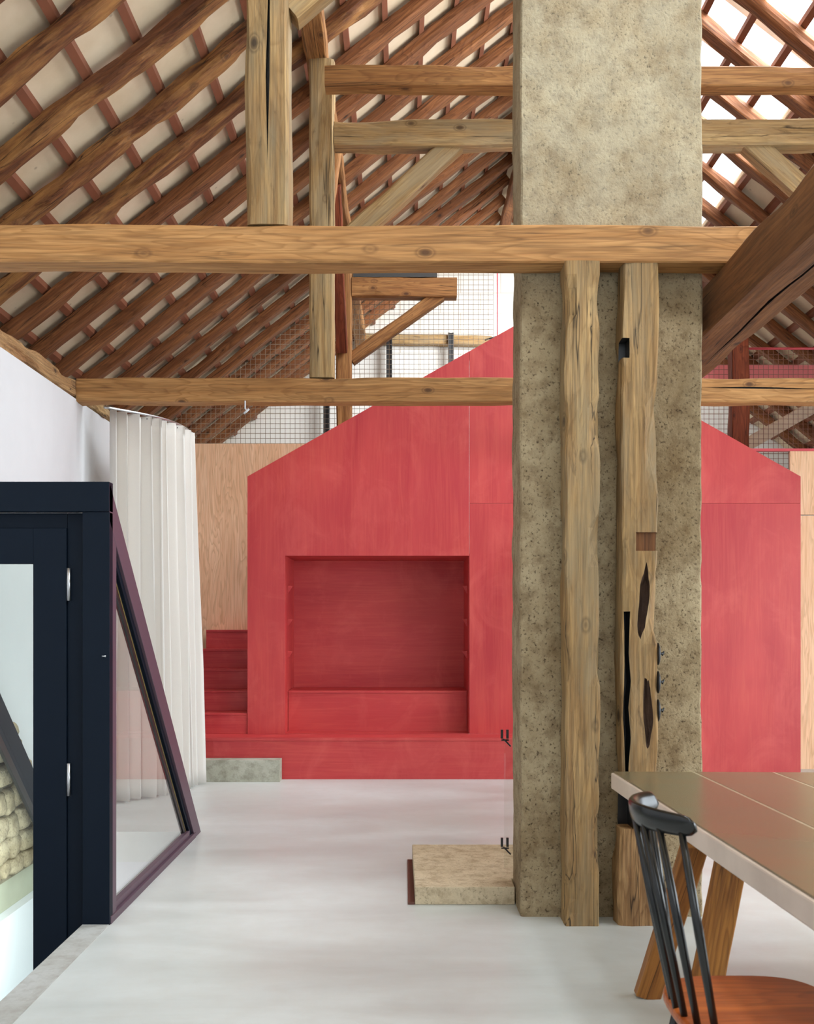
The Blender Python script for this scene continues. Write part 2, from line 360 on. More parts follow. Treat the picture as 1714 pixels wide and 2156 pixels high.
# right wall with a run of high windows
multi('wall_right', [(ER, ER + .2, Y0, Y1, 0, .4), (ER, ER + .2, Y0, Y1, 2.8, 3.3), (ER, ER + .2, Y0, 0, .4, 2.8), (ER, ER + .2, 8.5, Y1, .4, 2.8)], M['white'])['kind'] = 'structure'
multi('wall_front', [(EL, ER, Y0 - .2, Y0, 0, 2.7), (EL, -.6, Y0 - .2, Y0, 2.7, 7.6), (3.2, ER, Y0 - .2, Y0, 2.7, 7.6), (-.6, 3.2, Y0 - .2, Y0, 4.6, 7.6)], M['white'])['kind'] = 'structure'
# stairwell shaft
multi('wall_stairwell', [(CX - .002, CX + .12, Y0, SE, -2.6, -.2), (-2.52, CX, SE, SE + .12, -2.6, -.2)], M['white'])['kind'] = 'structure'
box('floor_lower', -2.7, CX + .2, Y0, SE, -2.7, -2.6, M['white'])['kind'] = 'structure'
# roof boards : left slope, right slope with skylight band
def slab(name, x0, x1, y0, y1, mat, th=.05, off=0.):
    pts = [(x0, zb(x0) + off), (x1, zb(x1) + off), (x1, zb(x1) + off + th), (x0, zb(x0) + off + th)]
    return prism(name, pts, 'y', y0, y1, mat)
slab('ceiling_left', EL - .2, XR, Y0, Y1, M['board'])['kind'] = 'structure'
SKX0, SKX1, SKY0, SKY1 = 1.75, 3.5, -2.0, 12.6
rb = [slab('ceiling_right', *a, M['board']) for a in ((XR, SKX0, Y0, Y1), (SKX1, ER + .2, Y0, Y1), (SKX0, SKX1, Y0, SKY0), (SKX0, SKX1, SKY1, Y1))]
for o in rb: o['kind'] = 'structure'
for i, o in enumerate(rb): o.name = ['ceiling_right', 'ceiling_right_lower', 'ceiling_right_near', 'ceiling_right_far'][i]
sk = slab('window_1', SKX0, SKX1, SKY0, SKY1, M['sky_glass'], .012, .02); sk['kind'] = 'structure'
# board joints on the ceiling: fine tiles seams left to material

# ------------------------------------------------------------------ rafters and battens
RT = 4.43                     # rafter top z at x=-2.44
rv = .15
def zrc(x): return (RT + SL * (x + 2.44) if x <= XR else RT + SL * (XR + 2.44) - SL * (x - XR)) - rv / 2
random.seed(4)
ca = math.cos(math.atan(SL))
rd = [5.75 + .62 * i for i in range(-3, 16)]
special = {2: 'splintered pale lower edge', 3: 'ragged worm-eaten edge', 4: 'dark rotten streak'}
for i, d in enumerate(rd):
    near = i < 7
    o = timber('rafter', (EL - .1, d + .07, zrc(EL - .1)), (XR - .09 if not 4.8 < d + .07 < 5.3 else .5, d + .07, zrc(XR - .09 if not 4.8 < d + .07 < 5.3 else .5)), .145 + random.uniform(-.012, .012), rv * ca, M['old_rafter'] if near else M['rafter'],
               amp=.013 if near else .009, wane=.036 if near else .015, step=.1 if near else .16, fr=1.3)
    tag(o, '%s rafter of the left slope counted away from the camera%s' % (ORD[i], ', ' + special[i] if i in special else ''), 'rafter', 'rafters of the left roof slope')
rd2 = [d for d in rd if d > 5.5]
for i, d in enumerate(rd2):
    o = timber('rafter', (XR + .09, d + .07, zrc(XR + .09)), (ER + .1, d + .07, zrc(ER + .1)), .14 + random.uniform(-.012, .012), rv * ca, M['rafter'],
               amp=.010, wane=.02, step=.16)
    tag(o, '%s rafter of the right roof slope counted away from the camera' % ORD[i], 'rafter', 'rafters of the right roof slope')
def batten(x, lab, grp, ya, yb):
    z0 = RT - SL * 0; w_ = .021
    f = lambda xx: (RT + SL * (xx + 2.44) if x <= XR else RT + SL * (XR + 2.44) - SL * (xx - XR))
    pts = [(x - w_, f(x - w_) - .004), (x + w_, f(x + w_) - .004), (x + w_, zb(x + w_) - .001), (x - w_, zb(x - w_) - .001)]
    o = prism('roof_batten', pts, 'y', ya, yb, M['batten']); tag(o, lab, 'batten', grp)
k = 0
for j in range(-5, 12):
    x = -1.98 + .305 * j
    if x > XR - .05: break
    batten(x, '%s red-brown roof batten up from the eaves of the left slope' % ORD[k], 'battens over the left rafters', 3.6, Y1 - .02); k += 1
k = 0
for j in range(0, 16):
    x = XR + .2 + .305 * j
    batten(x, '%s red-brown roof batten down from the ridge of the right slope' % ORD[k], 'battens over the right rafters', 5.0, Y1 - .02); k += 1
# pale glazing bars above the skylight glass
k = 0
for d in rd2:
    y = d + .38
    if 5.0 < y < SKY1 - .2:
        pts = [(SKX0 - .02, zb(SKX0) + .06), (SKX1 + .02, zb(SKX1) + .06), (SKX1 + .02, zb(SKX1) + .16), (SKX0 - .02, zb(SKX0) + .16)]
        o = prism('skylight_bar', pts, 'y', y, y + .09, M['pale_bar'])
        tag(o, '%s pale glazing bar above the skylight glass counted away from the camera' % ORD[k], 'glazing bar', 'glazing bars of the skylight'); k += 1
# longitudinal timbers
o = timber('purlin', (-.655, 1.0, 5.68), (-.655, 15.7, 5.68), .17, .16, M['timber_warm'], amp=.008); tag(o, 'long purlin carried by the left row of posts under the left slope', 'purlin')
o = timber('ridge_beam', (XR, 3.0, zb(XR) - .32), (XR, 15.7, zb(XR) - .32), .14, .18, M['rafter']); tag(o, 'ridge beam where both roof slopes meet, partly behind the chimney', 'ridge beam')
o = timber('longitudinal_beam', (1.58, .6, 2.90), (1.58, 9.0, 2.90), .26, .24, M['brown_beam'], amp=.008, cham=.012); tag(o, 'thick dark brown beam with a long crack running overhead right of the chimney', 'beam')
cut(o, [prism('c', [(1.600, 2.2), (1.606, 3.0), (1.592, 3.6), (1.600, 4.1), (1.588, 4.45), (1.607, 4.9), (1.612, 5.5), (1.617, 4.92), (1.603, 4.5), (1.612, 4.12), (1.606, 3.62), (1.618, 3.0)], 'z', 2.74, 2.81, M['black'])])
# ------------------------------------------------------------------ tie beam frames
o = timber('tie_beam', (-3.2, 4.745, 3.125), (5.6, 4.745, 3.118), .15, .172, M['timber'], amp=.004, wane=.008, cham=.006); tag(o, 'nearest knotty tie beam crossing the whole room in front of the chimney', 'beam')
o = timber('tie_beam', (-2.44, 7.68, 3.13), (5.6, 7.68, 3.125), .16, .18, M['timber'], amp=.004, wane=.010, cham=.006); tag(o, 'second tie beam crossing behind the chimney, ending on the left wall plate', 'beam')
cut(o, [prism('c', [(2.2, 3.142), (2.55, 3.150), (2.75, 3.146), (3.3, 3.128), (2.8, 3.134), (2.5, 3.137)], 'y', 7.55, 7.63, M['black'])])
def post(x, y, z0, z1, wd, dp, mat, label, cat='post', name='post', amp=.008, wane=.015):
    o = timber(name, (x, y, z0), (x, y, z1), wd, dp, mat, up=(0, 1, 0), amp=amp, wane=wane); return tag(o, label, cat)
post(-.625, 4.76, 3.215, 5.60, .20, .17, M['timber_grey'], 'pale weathered post with dark stains standing on the nearest tie beam')
cut(bpy.data.objects['post'], [prism('c', [(-.628, 4.72), (-.620, 4.3), (-.632, 3.9), (-.624, 3.5), (-.614, 3.9), (-.612, 4.3)], 'y', 4.6, 4.72, M['black'])])
post(-.612, 7.69, 3.222, 5.60, .185, .17, M['timber_pale'], 'post with carved marks standing on the second tie beam')
post(-.64, 10.99, .02, 5.60, .165, .17, M['timber_warm'], 'farthest post of the left row, its foot hidden behind the red house')
post(3.60, 7.69, 3.222, 5.60, .185, .17, M['timber'], 'right post on the second tie beam beside the skylight')
post(3.60, 10.99, .02, 5.60, .19, .17, M['red_post'], 'reddish post behind the wire net on the right')
def brace(a, b, wd, ht, mat, label, name='brace', up=(0, 1, 0)):
    o = timber(name, a, b, wd, ht, mat, up=up, amp=.006); return tag(o, label, 'brace')
brace((-.54, 4.77, 4.24), (.35, 4.77, 5.0), .15, .12, M['timber_pale'], 'short knee brace rising right from the nearest pale post')
brace((-.54, 7.71, 4.16), (.42, 7.71, 5.04), .155, .12, M['timber_pale'], 'grey knee brace under the collar beam left of the chimney')
brace((3.54, 7.71, 4.16), (2.58, 7.71, 5.04), .155, .12, M['timber_pale'], 'grey knee brace under the collar beam right of the chimney')
brace((-.57, 11.0, 4.23), (.40, 11.0, 4.93), .13, .12, M['timber_warm'], 'orange knee brace under the short far beam above the red house')
o = timber('collar_beam', (-.52, 7.70, 5.065), (3.52, 7.70, 5.055), .16, .195, M['timber_pale'], amp=.009, wane=.02, cham=.008); tag(o, 'pale broad collar beam crossing behind the chimney, lower of the two', 'beam')
o = timber('collar_beam', (-.56, 7.30, 5.27), (3.6, 7.30, 5.26), .16, .14, M['timber_warm'], amp=.006, cham=.008); tag(o, 'slim upper cross beam above the pale collar beam', 'beam')
o = timber('collar_beam', (-.555, 10.99, 4.99), (.57, 10.99, 4.985), .16, .205, M['timber_warm'], amp=.006, cham=.008); tag(o, 'short sawn-off orange beam on the farthest left post', 'beam')
o = box('dark_board', -.54, .36, 10.94, 11.08, 5.105, 5.16, M['slate']); tag(o, 'dark grey board lying on the short far beam', 'board')
brace((-.66, 10.88, 4.30), (-.66, 9.75, 5.58), .12, .12, M['red_post'], 'red-brown long brace leaning from the farthest post towards the camera', up=(1, 0, 0))
brace((-.60, 7.80, 4.40), (-.60, 8.95, 5.58), .11, .11, M['timber_warm'], 'thin brace leaning away from the second post up to the purlin', up=(1, 0, 0))
# wall plate along the left wall
o = timber('wall_plate', (-2.54, 3.2, 3.125), (-2.54, 7.58, 3.135), .20, .13, M['log'], amp=.016, wane=.03, step=.07, fr=1.3); tag(o, 'rough split wall plate on top of the white wall before the second tie beam', 'wall plate')
o = timber('wall_plate', (-2.53, 7.79, 3.10), (-2.50, 9.3, 3.10), .18, .10, M['timber_pale'], amp=.014, wane=.03, step=.07, fr=2.2); tag(o, 'paler piece of wall plate between the second tie beam and the curtain', 'wall plate')

# ------------------------------------------------------------------ chimney pillar and posts at its face
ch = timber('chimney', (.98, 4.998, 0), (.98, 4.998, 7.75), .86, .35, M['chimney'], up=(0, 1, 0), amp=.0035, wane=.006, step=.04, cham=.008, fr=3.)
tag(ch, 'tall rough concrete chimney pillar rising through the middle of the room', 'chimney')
pa = timber('post', (.818, 4.745, 0), (.818, 4.745, 3.042), .158, .15, M['timber_grey'], up=(0, 1, 0), amp=.009, wane=.03, step=.06, fr=1.6, cham=.008)
tag(pa, 'left of the two grey posts standing against the chimney front', 'post')
pe = empty('post', (1.08, 4.745, 0), 'right of the two posts against the chimney front, with rotten hollows and a mortise', 'post')
pu = timber('upper_post', (1.08, 4.745, .445), (1.08, 4.745, 3.042), .166, .15, M['timber_grey'], up=(0, 1, 0), amp=.010, wane=.03, step=.06, fr=1.6, parent=pe, cham=.008)
def cbox(x0, x1, y0, y1, z0, z1, m_=None): 
    o = box('c', x0, x1, y0, y1, z0, z1, m_ or M['black']); return o
cut(pu, [cbox(.95, 1.033, 4.62, 4.76, 2.60, 2.69), cbox(1.062, 1.3, 4.60, 4.705, 1.717, 1.802, M['brown_beam']), ellipsoid(1.098, 4.665, 1.47, .026, .045, .165, .012, 1), ellipsoid(1.118, 4.665, .98, .022, .045, .16, -.004, 5),
         prism('c', [(1.012, .3), (1.033, .3), (1.036, .55), (1.028, .72), (1.039, .86), (1.030, 1.0), (1.041, 1.12), (1.031, 1.25), (1.036, 1.44), (1.008, 1.44), (1.012, 1.2), (1.006, .95), (1.014, .7)], 'y', 4.60, 4.77, M['black']), cbox(.90, 1.050, 4.60, 4.79, .30, .62)])
timber('foot_piece', (1.082, 4.745, 0), (1.082, 4.745, .445), .186, .15, M['log'], up=(0, 1, 0), amp=.01, wane=.03, step=.05, fr=2, parent=pe)
# switches on the right flank of the post
for i, (za, lab) in enumerate(((1.245, 'topmost'), (1.115, 'middle'), (.985, 'lowest'))):
    e = empty('light_switch', (1.165, 4.70, za), '%s of the three small black switches on the rotten post' % lab, 'switch', 'black switches on the post')
    bm = bmesh.new(); bmesh.ops.create_uvsphere(bm, u_segments=20, v_segments=12, radius=1)
    me = bpy.data.meshes.new('switch_plate'); bmesh.ops.transform(bm, matrix=Matrix.Diagonal((.010, .03, .052, 1)), verts=bm.verts); bm.to_mesh(me); bm.free(); me.materials.append(M['black'])
    p = bpy.data.objects.new('switch_plate', me); COL.objects.link(p); p.parent = e; p.location = (.006, 0, 0)
    tube('toggle', [(1.17, 4.70, za), (1.193, 4.70, za + .002)], .006, M['black'], e)
    tube('toggle_knob', [(1.190, 4.70, za - .009), (1.198, 4.70, za + .012)], .004, M['black'], e)
# hearth block, rust strip, glass screen with clips
hb = prism('hearth_block', [(.056, 5.03), (.548, 5.03), (.548, 5.20), (.92, 5.20), (.92, 6.0), (.05, 6.0)], 'z', 0, .088, M['block'], bev=.004); tag(hb, 'low pale concrete hearth slab on the floor left of the chimney', 'hearth')
o = box('steel_strip', .022, .054, 5.03, 5.95, 0, .012, M['rust']); tag(o, 'rusty brown steel strip on the floor along the hearth slab', 'strip')
gs = empty('glass_screen', (.525, 5.205, .09), 'narrow clear glass screen held by black clips behind the chimney corner', 'glass screen')
box('glass_pane', .512, .60, 5.21, 5.216, .135, .80, M['glass'], gs)
def clip(z, parent):
    c_ = empty('clip', (0, 0, 0), None, None); c_.parent = parent; c_.location = Vector((.51, 5.20, z)) - wloc(parent); del_ = None
    for dx in (-.006, .022): box('jaw', .506 + dx - .006, .506 + dx + .006, 5.19, 5.204, z - .02, z + .025, M['black'], c_)
    tube('arm', [(.508, 5.197, z - .022), (.545, 5.20, z - .06)], .004, M['black'], c_)
    tube('crossbar', [(.497, 5.197, z - .028), (.535, 5.197, z - .028)], .004, M['black'], c_)
clip(.27, gs); clip(.82, gs)

# ------------------------------------------------------------------ red house, platform, stairs
hx0, hx1, hc = -1.443, 3.667, 1.112
HY = 9.43; zE = 2.748; zA = 4.19
RX0, RX1, RZ = -1.096, .601, 2.016
he = empty('red_house_front', (hc, HY, .37), 'big red plywood house front with gable and square recess', 'playhouse')
# facade split in sheets (one part per visible sheet)
def sheet(name, pts, y0=HY, y1=HY + .02): return prism(name, pts, 'y', y0, y1, M['red_v'], he, bev=.0012)
def roofz(x): return zE + (zA - zE) * (1 - abs(x - hc) / (hx1 - hc))
sx = .605
sheet('facade_sheet', [(hx0, .37), (RX0, .37), (RX0, RZ), (RX1, RZ), (sx, RZ), (sx, roofz(sx)), (-.42, roofz(-.42)), (hx0, zE)])
sheet('facade_sheet', [(sx + .002, .37), (2.2, .37), (2.2, 0), (hx1, 0), (hx1, 2.50), (sx + .002, 2.50)])
sheet('facade_sheet', [(sx + .002, 2.502), (hx1, 2.502), (hx1, zE), (hc, zA), (sx + .002, roofz(sx))])
prism('core', [(hx0, 0), (hx0 + .05, 0), (hx0 + .05, zE - .03), (hc, zA - .05), (hx1 - .05, zE - .03), (hx1 - .05, 0), (hx1, 0), (hx1, zE), (hc, zA), (hx0, zE)], 'y', HY + .02, HY + .16, M['red_v'], he)
# recess
BY = 10.2
multi('recess_lining', [(RX0 - .02, RX0, HY + .02, BY, .37, RZ + .02), (RX1, RX1 + .02, HY + .02, BY, .37, RZ + .02), (RX0, RX1, HY + .02, BY, RZ, RZ + .02)], M['red_h'], he)
box('recess_back', RX0, RX1, BY, BY + .02, .37, RZ, M['red_h'], he)
box('recess_floor', RX0, RX1, HY + .02, BY, .35, .372, M['red_h'], he)
for z in (1.745, 1.43, 1.125):
    for s in (-1, 1):
        x = RX0 if s < 0 else RX1
        pts = [(x, z - .07), (x - s * .045, z), (x, z + .003)]
        prism('shelf_support', pts, 'y', HY + .25, HY + .285, M['red_h'], he)
b_ = multi('recess_bench', [(RX0 + .004, RX1 - .004, 9.66, 9.68, .372, .735), (RX0 + .004, RX1 - .004, 9.65, BY - .002, .735, .755)], M['red_h']); tag(b_, 'red plywood bench along the back of the square recess', 'bench')
pl = multi('platform', [(-2.30, 2.2, 9.11, 9.13, 0, .345), (-2.30, 2.2, 9.10, HY - .002, .345, .37), (-2.30, hx0 - .01, HY - .002, HY + .5, .345, .37)], M['red_h']); tag(pl, 'low red plywood platform running in front of the red house', 'platform')
st = empty('red_stairs', (-1.87, 9.44, .37), 'red plywood steps climbing left of the red house', 'stairs')
ht = .191; td = .262
for i in range(5):
    y = 9.445 + td * i; z = .37 + ht * i
    x0 = -2.35 if i < 4 else -2.03
    s_ = multi('step', [(x0, hx0 - .004, y, y + .02, z, z + ht - .02), (x0, hx0 - .004, y - .006, y + td + .02, z + ht - .02, z + ht)], M['red_h'], st)
    bevel(s_, .002)
cs = prism('concrete_step', [(-1.84, 8.95), (-1.085, 8.95), (-1.085, 9.095), (-1.84, 9.095)], 'z', 0, .192, M['step'], bev=.003); tag(cs, 'small grey concrete step in front of the red platform by the curtain', 'step')
# plywood walls
pw = box('plywood_wall', -3.4, -.95, 10.78, 10.82, 0, 3.29, M['plywood']); tag(pw, 'pale plywood wall behind the red stairs left of the house', 'plywood wall')
pr = empty('plywood_wall', (5.2, 9.75, 0), 'pale plywood wall right of the red house', 'plywood wall')
box('sheet', 3.69, 5.9, 9.75, 9.78, .0, 2.42, M['plywood'], pr); box('sheet', 3.69, 5.9, 9.75, 9.78, 2.43, 3.035, M['plywood'], pr)
box('top_trim', 3.0, 5.9, 9.74, 9.80, 3.036, 3.06, M['red_paint'], pr)['label'] = 'pink-red top trim'
# ------------------------------------------------------------------ net, cable, rails
def net(name, x0, x1, z0, ztop, y, mat, label, sp=.054, r=.0021):
    vs, fs = [], []
    def bar(a, b):
        a = Vector(a); b = Vector(b); d = (b - a).normalized(); n1 = Vector((0, 1, 0)); n2 = d.cross(n1); k = len(vs)
        for p in (a, b):
            for (s1, s2) in ((1, 1), (-1, 1), (-1, -1), (1, -1)): vs.append(p + n1 * r * s1 + n2 * r * s2)
        fs.extend([(k + i, k + (i + 1) % 4, k + 4 + (i + 1) % 4, k + 4 + i) for i in range(4)])
    n = int((x1 - x0) / sp)
    for i in range(n + 1):
        x = x0 + sp * i; zt = ztop(x)
        if zt > z0: bar((x, y, z0), (x, y, zt))
    zm = max(ztop(x0), ztop(x1)); nz = int((zm - z0) / sp)
    for j in range(nz + 1):
        z = z0 + sp * j; xs = [x0 + sp * i for i in range(n + 1) if ztop(x0 + sp * i) >= z]
        if len(xs) > 1: bar((xs[0], y, z), (xs[-1], y, z))
    return tag(link(name, vs, fs, mat), label, 'net')
net('wire_net', -2.75, 1.0, 3.3, lambda x: min(5.62 + .8 * x, 5.26), 11.13, M['wire'], 'square wire net stretched above the plywood wall left of the chimney')
net('wire_net', 2.95, 5.2, 3.08, lambda x: 4.37, 11.13, M['wire_red'], 'low square wire net on the right between plywood wall and pink rail')
tag(tube('cable', [(1.02, 11.12, 3.4), (1.02, 11.12, 5.3)], .007, M['red_paint']), 'thin red cable hanging beside the wire net', 'cable')
tag(tube('guard_rail', [(3.66, 11.14, 4.39), (5.2, 11.14, 4.39)], .014, M['red_paint']), 'thin pink-red guard rail on top of the right wire net', 'rail')
tag(box('fascia_board', 3.1, 5.1, 12.2, 12.24, 4.28, 4.48, plain('pale_pink_paint', srgb(236, 132, 134), .5)), 'pink-red board behind the right wire net', 'board')
brace((4.25, 13.0, 3.60), (5.25, 13.0, 4.17), .16, .10, M['pale_bar'], 'whitewashed slanting strut behind the right wire net')
# far gable: beam, uprights
tag(timber('gable_beam', (-.75, 15.7, 5.78), (1.35, 15.7, 5.72), .15, .15, M['timber_pale'], amp=.01), 'far beam lying against the white gable wall', 'beam')
for i, (x, nm) in enumerate(((-.22, 'left'), (.72, 'right'), (-1.18, 'low leftmost'))):
    e = empty('wall_upright', (x, 15.6, 3.0), '%s black perforated upright on the white gable wall' % nm, 'upright', 'black uprights on the gable')
    multi('upright_rail', [(x - .045, x - .02, 15.56, 15.62, 3.0, 5.83), (x + .02, x + .045, 15.56, 15.62, 3.0, 5.83), (x - .02, x + .02, 15.58, 15.60, 3.0, 5.83)], M['black'], e)
lp = empty('gable_lamp', (1.28, 14.5, 5.45), 'small metal clamp lamp just above the red house edge', 'lamp')
tube('lamp_arm', [(1.15, 14.5, 5.42), (1.5, 14.5, 5.52)], .012, M['black'], lp); tube('lamp_shade', [(1.3, 14.5, 5.46), (1.3, 14.5, 5.30)], .07, M['chrome'], lp, radii=[.03, .08])
hk = empty('hook', (-1.18, 7.62, 3.03), 'small white hook under the second tie beam', 'hook')
tube('hook_wire', [(-1.18, 7.6, 3.045), (-1.18, 7.6, 2.99), (-1.165, 7.6, 2.965), (-1.19, 7.6, 2.95)], .006, M['white'], hk); tube('hook_loop', [(-1.19, 7.6, 2.95), (-1.15, 7.6, 2.985)], .008, M['white'], hk)

# ------------------------------------------------------------------ curtain
P0, P1 = Vector((-2.26, 7.85, 0)), Vector((-1.845, 8.86, 0))
def track(t):
    a = P0.lerp(P1, t); nrm = Vector((P1.y - P0.y, -(P1.x - P0.x), 0)).normalized(); return a + nrm * .13 * math.sin(math.pi * t) * 1.0
ZT = 3.045
rail = tube('curtain_rail', [track(t / 24) + Vector((0, 0, ZT)) for t in range(-1, 26)], .011, M['chrome']); tag(rail, 'curved steel curtain rail below the left wall plate', 'curtain rail')
ce = empty('curtain', (-2.0, 8.3, .01), 'tall off-white linen curtain hanging in folds by the left wall', 'curtain')
NF = 11; n = NF * 12; vs, fs = [], []; nz = 26
random.seed(9); ph = [random.uniform(-.5, .5) for _ in range(NF + 2)]
for j in range(nz + 1):
    zf = j / nz; z = ZT - .02 - zf * (ZT - .035)
    for i in range(n + 1):
        u = i / n; fl = u * NF + .12 * math.sin(u * 17) ; amp = (.055 + .015 * math.sin(u * 23)) * (.75 + .5 * min(1, zf * 1.5))
        a = track(u); b = track(min(1, u + .01)) - track(max(0, u - .01)); b.normalize(); nr = Vector((b.y, -b.x, 0))
        w_ = math.sin(2 * math.pi * fl) + .25 * math.sin(4 * math.pi * fl + ph[int(u * NF)]) + .15 * math.sin(zf * 3 + u * 40)
        p = a + nr * (amp * w_ + .0 * zf) + b * (.05 * zf * (u - .4) + .012 * math.sin(4 * math.pi * fl)) + Vector((.05 * zf * zf * u, 0, 0))
        vs.append((p.x, p.y, z + .006 * math.cos(2 * math.pi * fl) * (1 - zf)))
for j in range(nz):
    for i in range(n): fs.append((j * (n + 1) + i, j * (n + 1) + i + 1, (j + 1) * (n + 1) + i + 1, (j + 1) * (n + 1) + i))
fab = link('fabric', vs, fs, M['linen'], ce, smooth=True); sm = fab.modifiers.new('thickness', 'SOLIDIFY'); sm.thickness = .002
for i in range(NF):
    p = track((i + .25) / NF); tube('curtain_hook', [(p.x, p.y, ZT + .0), (p.x + .006, p.y - .01, ZT - .035), (p.x, p.y, ZT - .055)], .0035, M['black'], ce, seg=6)

# ------------------------------------------------------------------ stair enclosure: glazed sides, door
en = empty('stair_enclosure', (-1.85, DF0, 0), 'dark framed glazed stair enclosure with sloping top on the left', 'stair enclosure')
ZH = 2.035
L_ = math.hypot(SE - DF0, ZH); dy, dz = (SE - DF0) / L_, -ZH / L_; ny, nz_ = dz, -dy   # inward normal (towards -y,-z)
def slope_bar(name, x0, x1, o0, o1, mat, par, t0=0., t1=L_):
    def P(t, o): return (DF0 + dy * t + ny * o, ZH + dz * t + nz_ * o)
    def clipz(o, t):   # parameter where bar hits z=0
        return (ZH + nz_ * o - .0) / -dz
    def clipy(o): return (-ny * o) / dy
    a, b = P(clipy(o0), o0), P(clipz(o0, 0), o0); c_, d_ = P(clipz(o1, 0), o1), P(clipy(o1), o1)
    return prism(name, [a, b, c_, d_], 'x', x0, x1, mat, par, bev=.002)
for (xa, s, nm) in ((WX, -1, 'right'), (-2.33, 1, 'left')):
    def X(a, b):
        p, q = xa + s * a, xa + s * b; return (min(p, q), max(p, q))
    sp_ = slope_bar('sloping_frame', *X(0, .05), 0, .13, M['navy_bounce'] if s < 0 else M['navy'], en)
    slope_bar('sloping_track', *X(.015, .05), .13, .165, M['navy'], en); slope_bar('sloping_track', *X(.03, .05), .165, .22, M['black'], en)
    slope_bar('track_reflection', *X(.027, .031), .185, .192, M['yellow_reflection'], en)  # thin strip standing in for a yellow reflection along the black track
    prism('upright_frame', [(DF0 + .051, 0), (DF0 + .11, 0), (DF0 + .11, ZH - .24), (DF0 + .051, ZH - .10)], 'x', *X(.001, .05), M['navy_bounce'] if s < 0 else M['navy'], en)
    if s > 0: continue
    box('bottom_rail', *X(-.004, .05), DF0 + .01, SE - .18, 0, .035, M['navy_bounce'] if s < 0 else M['navy'], en, .002)
    box('bottom_bead', *X(.012, .04), DF0 + .11, SE - .30, .035, .07, M['navy_bounce'] if s < 0 else M['navy'], en, .002)
    def P(t, o): return (DF0 + dy * t + ny * o, ZH + dz * t + nz_ * o)
    o_ = .215; zq = .06; tq = (ZH + nz_ * o_ - zq) / -dz; yq = DF0 + dy * tq + ny * o_; tu = (.10 - ny * o_) / dy
    prism('side_glass', [(DF0 + .10, zq), (yq, zq), P(tu, o_)], 'x', *X(.036, .042), M['glass'], en)
# front: head, corner posts, inner frame
box('head_beam', -2.38, WX, DF0 - .01, DF0 + .052, ZH - .137, ZH, M['navy'], en, .002)
box('corner_post', CX, WX, DF0 - .005, DF0 + .05, .0, ZH - .138, M['navy'], en, .002)
box('corner_post', -2.38, -2.28, DF0 - .005, DF0 + .05, -.2, ZH - .138, M['navy'], en, .002)
d1 = empty('door_1', (-1.9, DF0 + .02, -.25), None, None); d1['kind'] = 'structure'
box('door_frame', -1.555, CX - .001, DF0 + .035, DF0 + .10, -.6, ZH - .139, M['navy'], d1, .002)
box('door_frame_head', -2.27, -1.556, DF0 + .035, DF0 + .10, ZH - .21, ZH - .139, M['navy'], d1, .002)
lf = multi('door_leaf', [(-1.71, -1.556, DF0 + .02, DF0 + .06, -.6, 1.825), (-2.27, -2.115, DF0 + .02, DF0 + .06, -.6, 1.825), (-2.115, -1.71, DF0 + .02, DF0 + .06, 1.66, 1.825), (-2.115, -1.71, DF0 + .02, DF0 + .06, -.6, -.45)], M['navy'], d1)
bevel(lf, .003)
box('door_glass', -2.115, -1.71, DF0 + .045, DF0 + .052, -.45, 1.66, M['green_glass'], d1)
for z in (1.565, .665):
    tube('hinge', [(-1.545, DF0 + .02, z - .075), (-1.545, DF0 + .02, z + .075)], .0095, M['chrome'], d1)
tube('lock_pin', [(WX - .03, DF0 - .02, 1.235), (WX - .012, DF0 - .02, 1.235)], .004, M['chrome'], d1)
# rubble wall low in the stairwell, plaster band, white dado
random.seed(21)
rw = empty('rubble_wall', (-2.43, 6.0, -.16), 'rubble stone wall seen through the glass of the stair door', 'stone wall')
vs, fs = [], []
def stone(cy, cz, ry, rz, rx):
    bm = bmesh.new(); bmesh.ops.create_icosphere(bm, subdivisions=3, radius=1); k = len(vs); sd = random.random() * 99
    for vv in bm.verts:
        q = vv.co; q = Vector([math.copysign(abs(c_) ** .55, c_) for c_ in q]); m_ = 1 + .22 * noise.noise(q * 1.3 + Vector((sd, 0, 0)))
        vs.append(Vector((-2.435 + q.x * rx * m_, cy + q.y * ry * m_, cz + q.z * rz * m_)))
    fs.extend([tuple(x.index + k for x in f.verts) for f in bm.faces]); bm.free()
z = -.10
while z < .9:
    h = random.uniform(.055, .085); y = 4.95 + random.uniform(0, .1)
    while y < 6.75:
        l = random.uniform(.06, .13)
        if z < (6.8 - y) * .96 + .1: stone(y + l, z + random.uniform(-.012, .012), l * .9, h * .88, .07)
        y += 2 * l
    z += 2 * h * .93
link('stones', vs, fs, M['stone'], rw, smooth=True)
prism('mortar_bed', [(4.9, -.18), (6.79, -.18), (6.79, .02), (5.7, 1.0), (4.9, 1.0)], 'x', -2.44, -2.42, M['mortar'], rw)
box('wall_stair_left', -2.52, -2.442, Y0, SE, -2.6, -.2, M['plaster_grey'])['kind'] = 'structure'
box('wall_stair_band', -2.46, -2.425, Y0, SE, -.40, -.18, M['plaster_grey'])['kind'] = 'structure'
box('wall_stair_dado', -2.45, -2.36, Y0, SE - .05, -2.6, -.36, M['white'])['kind'] = 'structure'

